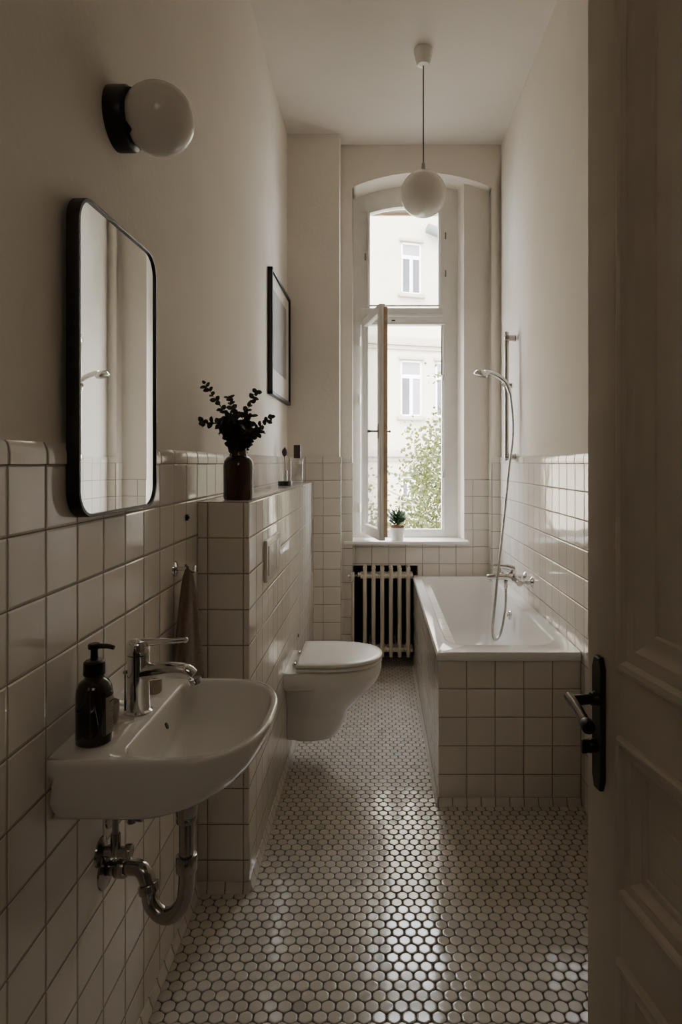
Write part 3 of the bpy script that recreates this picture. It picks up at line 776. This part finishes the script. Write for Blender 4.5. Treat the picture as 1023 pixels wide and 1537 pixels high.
# trap and valves
tr_ = thing('bottle_trap', 'chrome curved waste trap under the washbasin', 'waste pipe', (XL, BY, .488))
m = MB(); m.lathe([(.040,0),(.039,.003),(.026,.007),(.020,.010)], (0,.035,0), (1,0,0), 28); m.build('wall_rosette', STEEL, tr_)
m = MB()
m.tube([(.005,.035,.0), (.055,.030,.004), (.078,.022,.002), (.092,.016,-.022), (.100,.010,-.055), (.125,.004,-.074), (.150,.0,-.066), (.1665,0,-.04), (.172,0,.0), (.172,0,.03)], .0155, seg=20, smooth=7)
m.build('trap_bend', STEEL, tr_)
m = MB(); m.cyl((.172,0,.025), (.172,0,.19), .0145, seg=20); m.build('down_pipe', STEEL, tr_)
for a_, b_ in (((.172,0,.015),(.172,0,.048)), ((.172,0,.112),(.172,0,.128)), ((.022,.0335,.0015),(.044,.0315,.003)), ((.091,.017,-.020),(.096,.013,-.036))):
    m = MB(); m.cyl(a_, b_, .0205, .0205, seg=20, bev=.003); m.build('slip_nut', STEEL, tr_)
m = MB(); m.cyl((.172,0,.125), (.172,0,.190), .021, .026, seg=24, bev=.002); m.lathe([(.030,.0),(.031,.006),(.028,.010)], (.172,0,.182), (0,0,1), 24)
m.cyl((.172,-.0,.165), (.135,-.035,.170), .009, seg=14); m.cyl((.140,-.030,.158), (.140,-.030,.186), .012, seg=14, bev=.002); m.build('waste_outlet', STEEL, tr_)
av = thing('angle_valve', 'chrome angle valve with supply hose, nearer one below the washbasin', 'valve', (XL, BY+.010, .535))
def valve(root, up=.17):
    m = MB(); m.lathe([(.028,0),(.027,.003),(.016,.007),(.011,.009)], (0,0,0), (1,0,0), 24); m.build('rosette', STEEL, root)
    m = MB(); m.cyl((.006,0,0), (.050,0,0), .0095, seg=16); m.cyl((.030,0,-.006), (.030,0,.036), .0105, .009, seg=16, bev=.002); m.cyl((.048,0,0), (.062,0,0), .014, seg=16, bev=.003); m.build('valve_body', STEEL, root)
    m = MB(); m.tube([(.030,0,.03), (.030,0,.07), (.034,-.004,.12), (.040,-.008,up)], .0065, seg=12, smooth=6); m.build('supply_hose', HOSE, root)
valve(av)
av2 = thing('angle_valve', 'chrome angle valve with thin handle, farther one below the washbasin', 'valve', (XL, BY+.055, .580))
m = MB(); m.lathe([(.024,0),(.023,.003),(.014,.007),(.010,.009)], (0,0,0), (1,0,0), 24); m.build('rosette', STEEL, av2)
m = MB(); m.cyl((.006,0,0), (.058,0,0), .008, seg=14); m.cyl((.044,0,-.014), (.044,0,.020), .0095, seg=16, bev=.002); m.cyl((.056,0,0), (.068,0,0), .012, seg=14, bev=.002); m.build('valve_body', STEEL, av2)
m = MB(); m.tube([(.044,0,.015), (.044,0,.05), (.046,-.01,.10)], .005, seg=12, smooth=5); m.build('supply_hose', HOSE, av2)

# ------------------------------------------------------------------ mirror, sconce, picture, hook, towel
def rr2(y0, y1, z0, z1, r, x, n=10):
    return [(x, y, z) for y, z, _ in [(p[0], p[1], 0) for p in rrect(y0, y1, z0, z1, r, 0, n)]]
mi = thing('wall_mirror', 'tall rounded-corner mirror in a thin black frame above the washbasin', 'mirror', (XL+.0035, 1.28, 1.20), math.radians(-1.0))
my0, my1, mz0, mz1 = -.183, .187, 0, .578
m = MB()
fr = .006; X0, X1 = .001, .024
m.loft([rr2(my0,my1,mz0,mz1,.05,X0), rr2(my0,my1,mz0,mz1,.05,X1-.002), rr2(my0+.001,my1-.001,mz0+.001,mz1-.001,.05,X1), rr2(my0+fr,my1-fr,mz0+fr,mz1-fr,.046,X1), rr2(my0+fr,my1-fr,mz0+fr,mz1-fr,.046,X0+.010)], True, False)
m.build('frame', BLACK, mi)
m = MB(); m.poly(rr2(my0+fr-.001,my1-fr+.001,mz0+fr-.001,mz1-fr+.001,.046,X1-.004)); m.build('mirror_glass', MIRROR, mi)

sc_ = thing('wall_lamp', 'round opal globe wall lamp on a black disc base above the mirror', 'wall lamp', (XL-.008, 1.324, 2.022))
m = MB(); m.lathe([(.0640,0),(.0645,.003),(.0645,.034),(.061,.039),(.040,.041)], (0,0,0), (1,0,0), 36, True, True); m.lathe([(.046,.038),(.044,.050)], (0,0,0), (1,0,0), 28); m.build('lamp_base', BLACK, sc_, ang=50)
for a in (.25*PI, .75*PI, -.25*PI, -.75*PI):
    m = MB(); cy, cz = .050*math.cos(a), .050*math.sin(a); m.box((.036, cy-.009, cz-.009), (.052, cy+.009, cz+.009), r=.003); m.build('retaining_clip', BLACK, sc_)
m = MB(); m.sphere((.093, 0, 0), .073, 48); m.build('globe_shade', OPAL, sc_)

pf_ = thing('framed_print', 'black-framed grey print hanging on the left wall near the window', 'picture', (XL-.008, 3.46, 1.645))
yw0, yw1, zh_ = -.30, .36, .64
m = MB(); d_ = .026; f_ = .016
m.box((0,yw0,0), (d_,yw0+f_,zh_), r=.001); m.box((0,yw1-f_,0), (d_,yw1,zh_), r=.001); m.box((0,yw0,0), (d_,yw1,f_), r=.001); m.box((0,yw0,zh_-f_), (d_,yw1,zh_), r=.001)
m.build('frame', BLACK, pf_)
m = MB(); m.box((.002,yw0+.01,.01), (.015,yw1-.01,zh_-.01)); m.build('mount_board', PAPER, pf_)
m = MB(); m.box((.0145,yw0+.10,.14), (.0165,yw1-.12,zh_-.09)); m.build('print', ARTGREY, pf_)

hk = thing('towel_hook', 'chrome towel hook on the left tiled wall beside the cistern boxing', 'hook', (XL, 1.690, 1.014))
m = MB(); m.lathe([(.021,0),(.020,.004),(.012,.007)], (0,0,0), (1,0,0), 24); m.build('rosette', CHROME, hk)
m = MB(); m.cyl((.004,0,0), (.050,0,0), .0065, seg=16); m.build('peg', CHROME, hk)
m = MB(); m.cyl((.045,0,0), (.058,0,0), .0115, seg=18, bev=.003); m.cyl((.030,0,.002), (.030,0,.012), .003, seg=8); m.build('peg_knob', CHROME, hk)
tw = None
m = MB(); rings = []
NT = 40
for iz in range(22):
    u = iz/21; z = .004 - .47*u
    spread = .010 + .115*(u**.55); thick = .006 + .030*(u**.5)
    r_ = []
    for i in range(NT):
        a = 2*PI*i/NT
        wv = 1 + (.22*u**.3)*math.sin(5*a+1.0) + (.10*u)*math.sin(9*a+2*u)
        yy = spread*.62*math.cos(a)*wv + .012*u; xx = .036 + thick*math.sin(a)*wv + .012*u*math.cos(a)
        r_.append((max(xx, .004), yy, z))
    rings.append(r_)
rings.insert(0, [(.030+(x-.030)*.4, y*.4, .0085) for x, y, z in rings[0]])
m.loft(rings)
tw = m.build('hand_towel', TOWEL, ang=80); tw.location = (XL, 1.690, 1.014)
tag(tw, 'taupe hand towel hanging in folds from the wall hook', 'towel')

pg = MB(); pg.box((0,-.008,-.009), (.006,.008,.009), r=.002); pg.cyl((.005,0,0), (.009,0,0), .004, seg=12)
o = pg.build('wall_plug', IRON); o.location = (XL, 1.79, 1.143); tag(o, 'tiny dark square fixing on the tiles above the towel hook', 'wall fixing')

# ------------------------------------------------------------------ things on the cistern boxing
VX, VY = -.440, 1.995
vs = MB(); vs.lathe([(.040,0),(.0455,.003),(.0475,.012),(.0475,.105),(.0455,.122),(.038,.134),(.028,.140),(.0255,.146),(.0255,.163),(.0275,.168),(.0245,.168),(.0235,.150),(.0235,.12),(.004,.11)], seg=40)
o = vs.build('vase', VASEG); o.location = (VX, VY, PZ); tag(o, 'dark brown glass bottle vase on the end of the cistern boxing', 'vase')
def leaf(mb, p, dirv, nrm, L, W):
    d = dirv.normalized(); n = (nrm - d*nrm.dot(d)).normalized(); s = d.cross(n)
    pts = []
    for a, w in ((0,.10),(.18,.75),(.45,1.0),(.72,.85),(.92,.40),(1.0,.05)):
        pts.append((a, w))
    row = []
    for a, w in pts:
        c = p + d*(a*L) - n*(.12*L*a*a)
        row.append([c + s*W*w*.5 + n*W*.10*w, c, c - s*W*w*.5 + n*W*.10*w])
    R = [[mb.bm.verts.new(q) for q in r] for r in row]
    for a, b_ in zip(R[:-1], R[1:]):
        for i in range(2): mb.face((a[i], a[i+1], b_[i+1], b_[i]))
SPG = 'eucalyptus sprigs in the brown vase'
def sprig(tip, label, nl=13, bow=(0,0,0), size=.0225, seed=0):
    rnd = random.Random(seed)
    base = Vector((VX, VY, PZ+.162)); tipv = Vector(tip)
    root = thing('eucalyptus_sprig', label, 'branch', base, 0, SPG)
    e = tipv - base
    mid = e*.5 + Vector(bow) + Vector((0,0,.015))
    off = Vector((max(-.014, min(.014, e.x*.15)), max(-.014, min(.014, e.y*.15)), 0))
    path = catmull([Vector((-off.x*.8,-off.y*.8,-.045)), off, mid*.55+off*.3, mid, e], 8)
    m = MB(); m.tube(path, [.0016,.0007], seg=6); m.build('stem', STEM, root)
    m = MB(); n_ = len(path)
    for i in range(nl):
        u = .16 + .83*i/(nl-1); f = u*(n_-1); k0 = min(int(f), n_-2)
        p = path[k0].lerp(path[k0+1], f-k0); t = (path[k0+1]-path[k0]).normalized()
        s = t.orthogonal().normalized(); s = Quaternion(t, i*1.25+rnd.uniform(-.3,.3)) @ s
        for sg in (1, -1):
            d = (s*sg + t*.55 + Vector((0,0,.05))).normalized()
            Lf = size*rnd.uniform(.8,1.15)*(1-.45*max(0,u-.55))
            leaf(m, p, d, Vector((rnd.gauss(0,.4), -1+rnd.gauss(0,.3), rnd.gauss(.4,.4))), Lf, Lf*rnd.uniform(.72,.92))
    d = (path[-1]-path[-2]).normalized(); leaf(m, path[-1]-d*.004, d, Vector((0,-1,.3)), size*.55, size*.4)
    m.build('leaves', LEAFD, root, ang=80)
sprig((-.512, 1.86, 1.535), 'longest eucalyptus sprig, leaning up to the left', 27, seed=1, bow=(.012,0,-.01))
sprig((-.512, 1.84, 1.418), 'low eucalyptus sprig bending out to the left', 22, seed=2, bow=(0,0,.018))
sprig((-.460, 1.96, 1.500), 'upright eucalyptus sprig left of the middle', 21, seed=3)
sprig((-.392, 2.04, 1.528), 'upright eucalyptus sprig right of the middle, with a curled tip', 23, seed=4, bow=(-.008,0,0))
sprig((-.340, 2.03, 1.448), 'eucalyptus sprig reaching out furthest to the right', 21, seed=5, bow=(0,0,-.012))
for i, tp_ in enumerate([(-.43,1.93,1.45),(-.475,1.94,1.425),(-.395,1.95,1.42),(-.41,2.05,1.45),(-.365,1.98,1.395),(-.50,2.02,1.40),]):
    sprig(tp_, 'short leafy eucalyptus sprig in the dense middle of the bunch', 10, seed=20+i, size=.027)

rv = thing('bud_vase', 'tiny clear glass vial in a dark round holder holding one dried bud', 'bud vase', (-.472, 3.22, PZ))
m = MB(); m.lathe([(.034,0),(.036,.002),(.036,.020),(.034,.023),(.010,.023)], seg=28); m.build('dark_holder', IRON, rv)
m = MB(); m.lathe([(.0125,.0235),(.0135,.026),(.0135,.070),(.0105,.075),(.0115,.078),(.0100,.078),(.0090,.074),(.0120,.068),(.0120,.028)], seg=22); m.build('glass_vial', CLEAR, rv)
bd = thing('dried_bud', 'single dark dried bud on a thin stalk in the glass vial', 'dried flower', (-.472, 3.22, PZ+.03))
m = MB(); m.tube([(0,0,0), (-.001,0,.08), (-.004,0,.125)], .0016, seg=8, smooth=4); m.build('stalk', STEM, bd)
m = MB()
m.lathe([(.002,0),(.010,.008),(.014,.022),(.012,.034),(.005,.044),(.001,.050)], (-.004,0,.118), (.05,0,1), 12)
for a in range(6):
    th_ = a*PI/3; leaf(m, Vector((-.004,0,.124)), Vector((math.cos(th_)*.5,math.sin(th_)*.5,1)), Vector((math.cos(th_),math.sin(th_),0)), .030, .014)
m.build('flower_head', LEAFD, bd)
gb = thing('glass_bottle', 'clear square glass bottle with a dark block stopper, far end of boxing', 'bottle', (-.448, 3.52, PZ))
m = MB(); m.box((-.040,-.030,0), (.034,.030,.142), r=.004); m.build('glass_body', CLEAR, gb)
m = MB(); m.box((-.018,-.018,.142), (.020,.018,.216), r=.004); m.build('stopper', mat('dark_walnut', (.035,.022,.012), .5, nscale=40, namt=.3), gb)

# ------------------------------------------------------------------ potted plant on the sill
pp = thing('potted_plant', 'small green plant in a white pot on the window sill', 'potted plant', (.128, 4.005, .803))
m = MB(); m.lathe([(.036,0),(.038,.002),(.0475,.078),(.0485,.084),(.0450,.084),(.043,.072),(.003,.070)], seg=32); m.build('pot', PORC, pp)
m = MB(); m.lathe([(.043,.070),(.044,.095),(.040,.098),(.020,.100),(.003,.101)], seg=28); m.build('soil', SOIL, pp)
m = MB(); rnd = random.Random(5)
for i in range(120):
    a = rnd.uniform(0,2*PI); tl = rnd.uniform(.2,1.3); h0 = rnd.uniform(.0,.065); rr_ = rnd.uniform(.004,.026)
    d = Vector((math.cos(a)*tl, math.sin(a)*tl, rnd.uniform(.45,1.0)))
    leaf(m, Vector((math.cos(a)*rr_, math.sin(a)*rr_, .096+h0)), d, Vector((-d.x, -d.y-.5, .4)), rnd.uniform(.030,.058), rnd.uniform(.010,.019))
m.build('leaves', LEAFG, pp, ang=80)
m = MB()
for i in range(7):
    a = i*2*PI/7; m.tube([(.012*math.cos(a),.012*math.sin(a),.095), (.022*math.cos(a),.022*math.sin(a),.15)], .002, seg=6)
m.build('stems', LEAFG, pp)

# ------------------------------------------------------------------ radiator
rad = thing('radiator', 'cream cast-iron column radiator in the niche under the window', 'radiator', (0, 4.02, .067))
RH = .560
def section():
    m = MB()
    for dy in (-.050, .0, .050):
        m.tube([(0,dy,.006),(0,dy,.05),(0,dy,RH-.05),(0,dy,RH-.006)], [.0115,.0125,.0125,.0115], seg=14)
    for z in (.05, RH-.045):
        m.tube([(0,-.052,z),(0,-.02,z),(0,.02,z),(0,.052,z)], .021, seg=14, smooth=3); m.cyl((-.0275,0,z), (.0275,0,z), .0205, seg=16, bev=.003)
    m.tube([(0,-.050,RH-.010),(0,-.052,RH-.001),(0,-.02,RH+.002),(0,.02,RH+.002),(0,.052,RH-.001),(0,.050,RH-.010)], [.0115,.0135,.0135,.0135,.0135,.0115], seg=12)
    for z in (.05, RH-.045):
        m.cyl((-.0275,-.040,z), (.0275,-.040,z), .017, seg=14, bev=.003)
    return m
first = None
for i in range(6):
    x = -.079 + .055*i
    if first is None:
        first = section().build('section', RADP, rad); first.location = (x,0,0)
    else:
        c_ = first.copy(); COL.objects.link(c_); c_.parent = rad; c_.location = (x,0,0)
m = MB()
m.cyl((-.103,0,RH-.045), (-.125,0,RH-.045), .017, seg=14, bev=.002); m.cyl((-.125,0,RH-.045), (-.135,-.02,RH-.045), .009, seg=12)
m.tube([(-.125,0,RH-.045), (-.14,-.04,RH-.045), (-.155,-.068,RH-.045)], .009, seg=12, smooth=3)
m.cyl((-.155,-.068,RH-.075), (-.155,-.068,RH-.015), .013, seg=16, bev=.003)
m.cyl((-.155,-.068,RH-.04), (-.185,-.068,RH-.04), .010, .012, seg=14, bev=.003)
m.build('radiator_valve', CHROME, rad)
m = MB(); m.cyl((-.155,-.068,.05), (-.155,-.068,RH-.06), .010, seg=16); m.build('supply_pipe', RADP, rad)
m = MB(); m.tube([(-.10,0,.05), (-.13,-.03,.05), (-.155,-.068,.05)], .010, seg=12, smooth=4); m.cyl((-.155,-.068,.030), (-.155,-.068,.070), .014, seg=16, bev=.003); m.cyl((-.155,-.068,-.067), (-.155,-.068,.035), .010, seg=12); m.build('return_elbow', STEEL, rad)
for x in (-.048, .116):
    m = MB(); m.box((x-.006, .03, .06), (x+.006, .205, .075)); m.build('bracket', RADP, rad)

# ------------------------------------------------------------------ pendant lamp
pd = thing('pendant_lamp', 'white opal globe lamp hanging on a thin dark cord from the ceiling', 'pendant lamp', (.224, 3.065, H))
m = MB(); m.lathe([(.010,-.078),(.028,-.074),(.034,-.066),(.046,-.012),(.046,0)], seg=32); m.build('ceiling_rose', PLAST, pd)
m = MB(); m.cyl((0,0,-.07), (0,0,-.555), .0032, seg=10); m.build('cord', BLACK, pd)
m = MB(); m.lathe([(.004,-.545),(.008,-.555),(.011,-.590),(.026,-.594),(.030,-.602)], seg=22); m.build('lamp_holder', STEEL, pd)
m = MB(); R_ = .111; prof = []
for i in range(33):
    a = PI*i/32
    prof.append((R_*math.sin(a), -.703 + R_*math.cos(a)))
prof = [(r, z) for r, z in prof if r > .026 or z < -.70]
m.lathe(prof, seg=48); m.build('globe_shade', OPAL, pd)

# ------------------------------------------------------------------ light
w = bpy.data.worlds.new('overcast_sky'); SC.world = w; w.use_nodes = True
nt = w.node_tree; bg = nt.nodes['Background']
tcw = nt.nodes.new('ShaderNodeTexCoord'); spw = nt.nodes.new('ShaderNodeSeparateXYZ'); nt.links.new(tcw.outputs['Generated'], spw.inputs[0])
rp = nt.nodes.new('ShaderNodeValToRGB'); rp.color_ramp.elements[0].position = 0.0; rp.color_ramp.elements[0].color = (.82,.88,.97,1)
rp.color_ramp.elements[1].position = .8; rp.color_ramp.elements[1].color = (.93,.96,1.0,1)
nt.links.new(spw.outputs['Z'], rp.inputs[0]); nt.links.new(rp.outputs[0], bg.inputs['Color'])
bg.inputs['Strength'].default_value = 17.0

def area(name, loc, rot, sx, sy, power, col=(1,1,1), portal=False):
    l = bpy.data.lights.new(name, 'AREA'); l.shape = 'RECTANGLE'; l.size = sx; l.size_y = sy; l.energy = power; l.color = col
    if portal: l.cycles.is_portal = True
    o = bpy.data.objects.new(name, l); COL.objects.link(o); o.location = loc; o.rotation_euler = rot; return o
area('window_portal', ((NX0+FX1)/2, YE+.01, 1.95), (math.radians(-90),0,0), .72, 2.4, 1, portal=True)
# added fill light in the unseen hall behind the viewer
area('hall_fill_light', (.2, -1.2, 2.6), (math.radians(30),0,0), .8, .8, 3.0, (1.0,.86,.70))
s = bpy.data.lights.new('sun', 'SUN'); s.energy = 7; s.angle = math.radians(3); s.color = (1,.93,.82)
so = bpy.data.objects.new('sun', s); COL.objects.link(so); so.rotation_euler = (math.radians(48), 0, math.radians(-22))

# ------------------------------------------------------------------ camera
cd = bpy.data.cameras.new('camera'); cam = bpy.data.objects.new('camera', cd); COL.objects.link(cam)
cam.location = (0, 0, 1.3); cam.rotation_euler = (PI/2, 0, 0)
cd.sensor_fit = 'HORIZONTAL'; cd.sensor_width = 36; cd.lens = 36*944/1023
cd.shift_x = -(566-511.5)/1023; cd.shift_y = -(768.5-694)/1023
cd.clip_start = .05; cd.clip_end = 200
SC.camera = cam
SC.view_settings.view_transform = 'AgX'; SC.view_settings.look = 'None'
SC.view_settings.exposure = 0.24; SC.view_settings.gamma = 1.0
SC.cycles.use_denoising = True
SC.cycles.max_bounces = 10; SC.cycles.diffuse_bounces = 6; SC.cycles.transparent_max_bounces = 12
SC.cycles.sample_clamp_indirect = 12
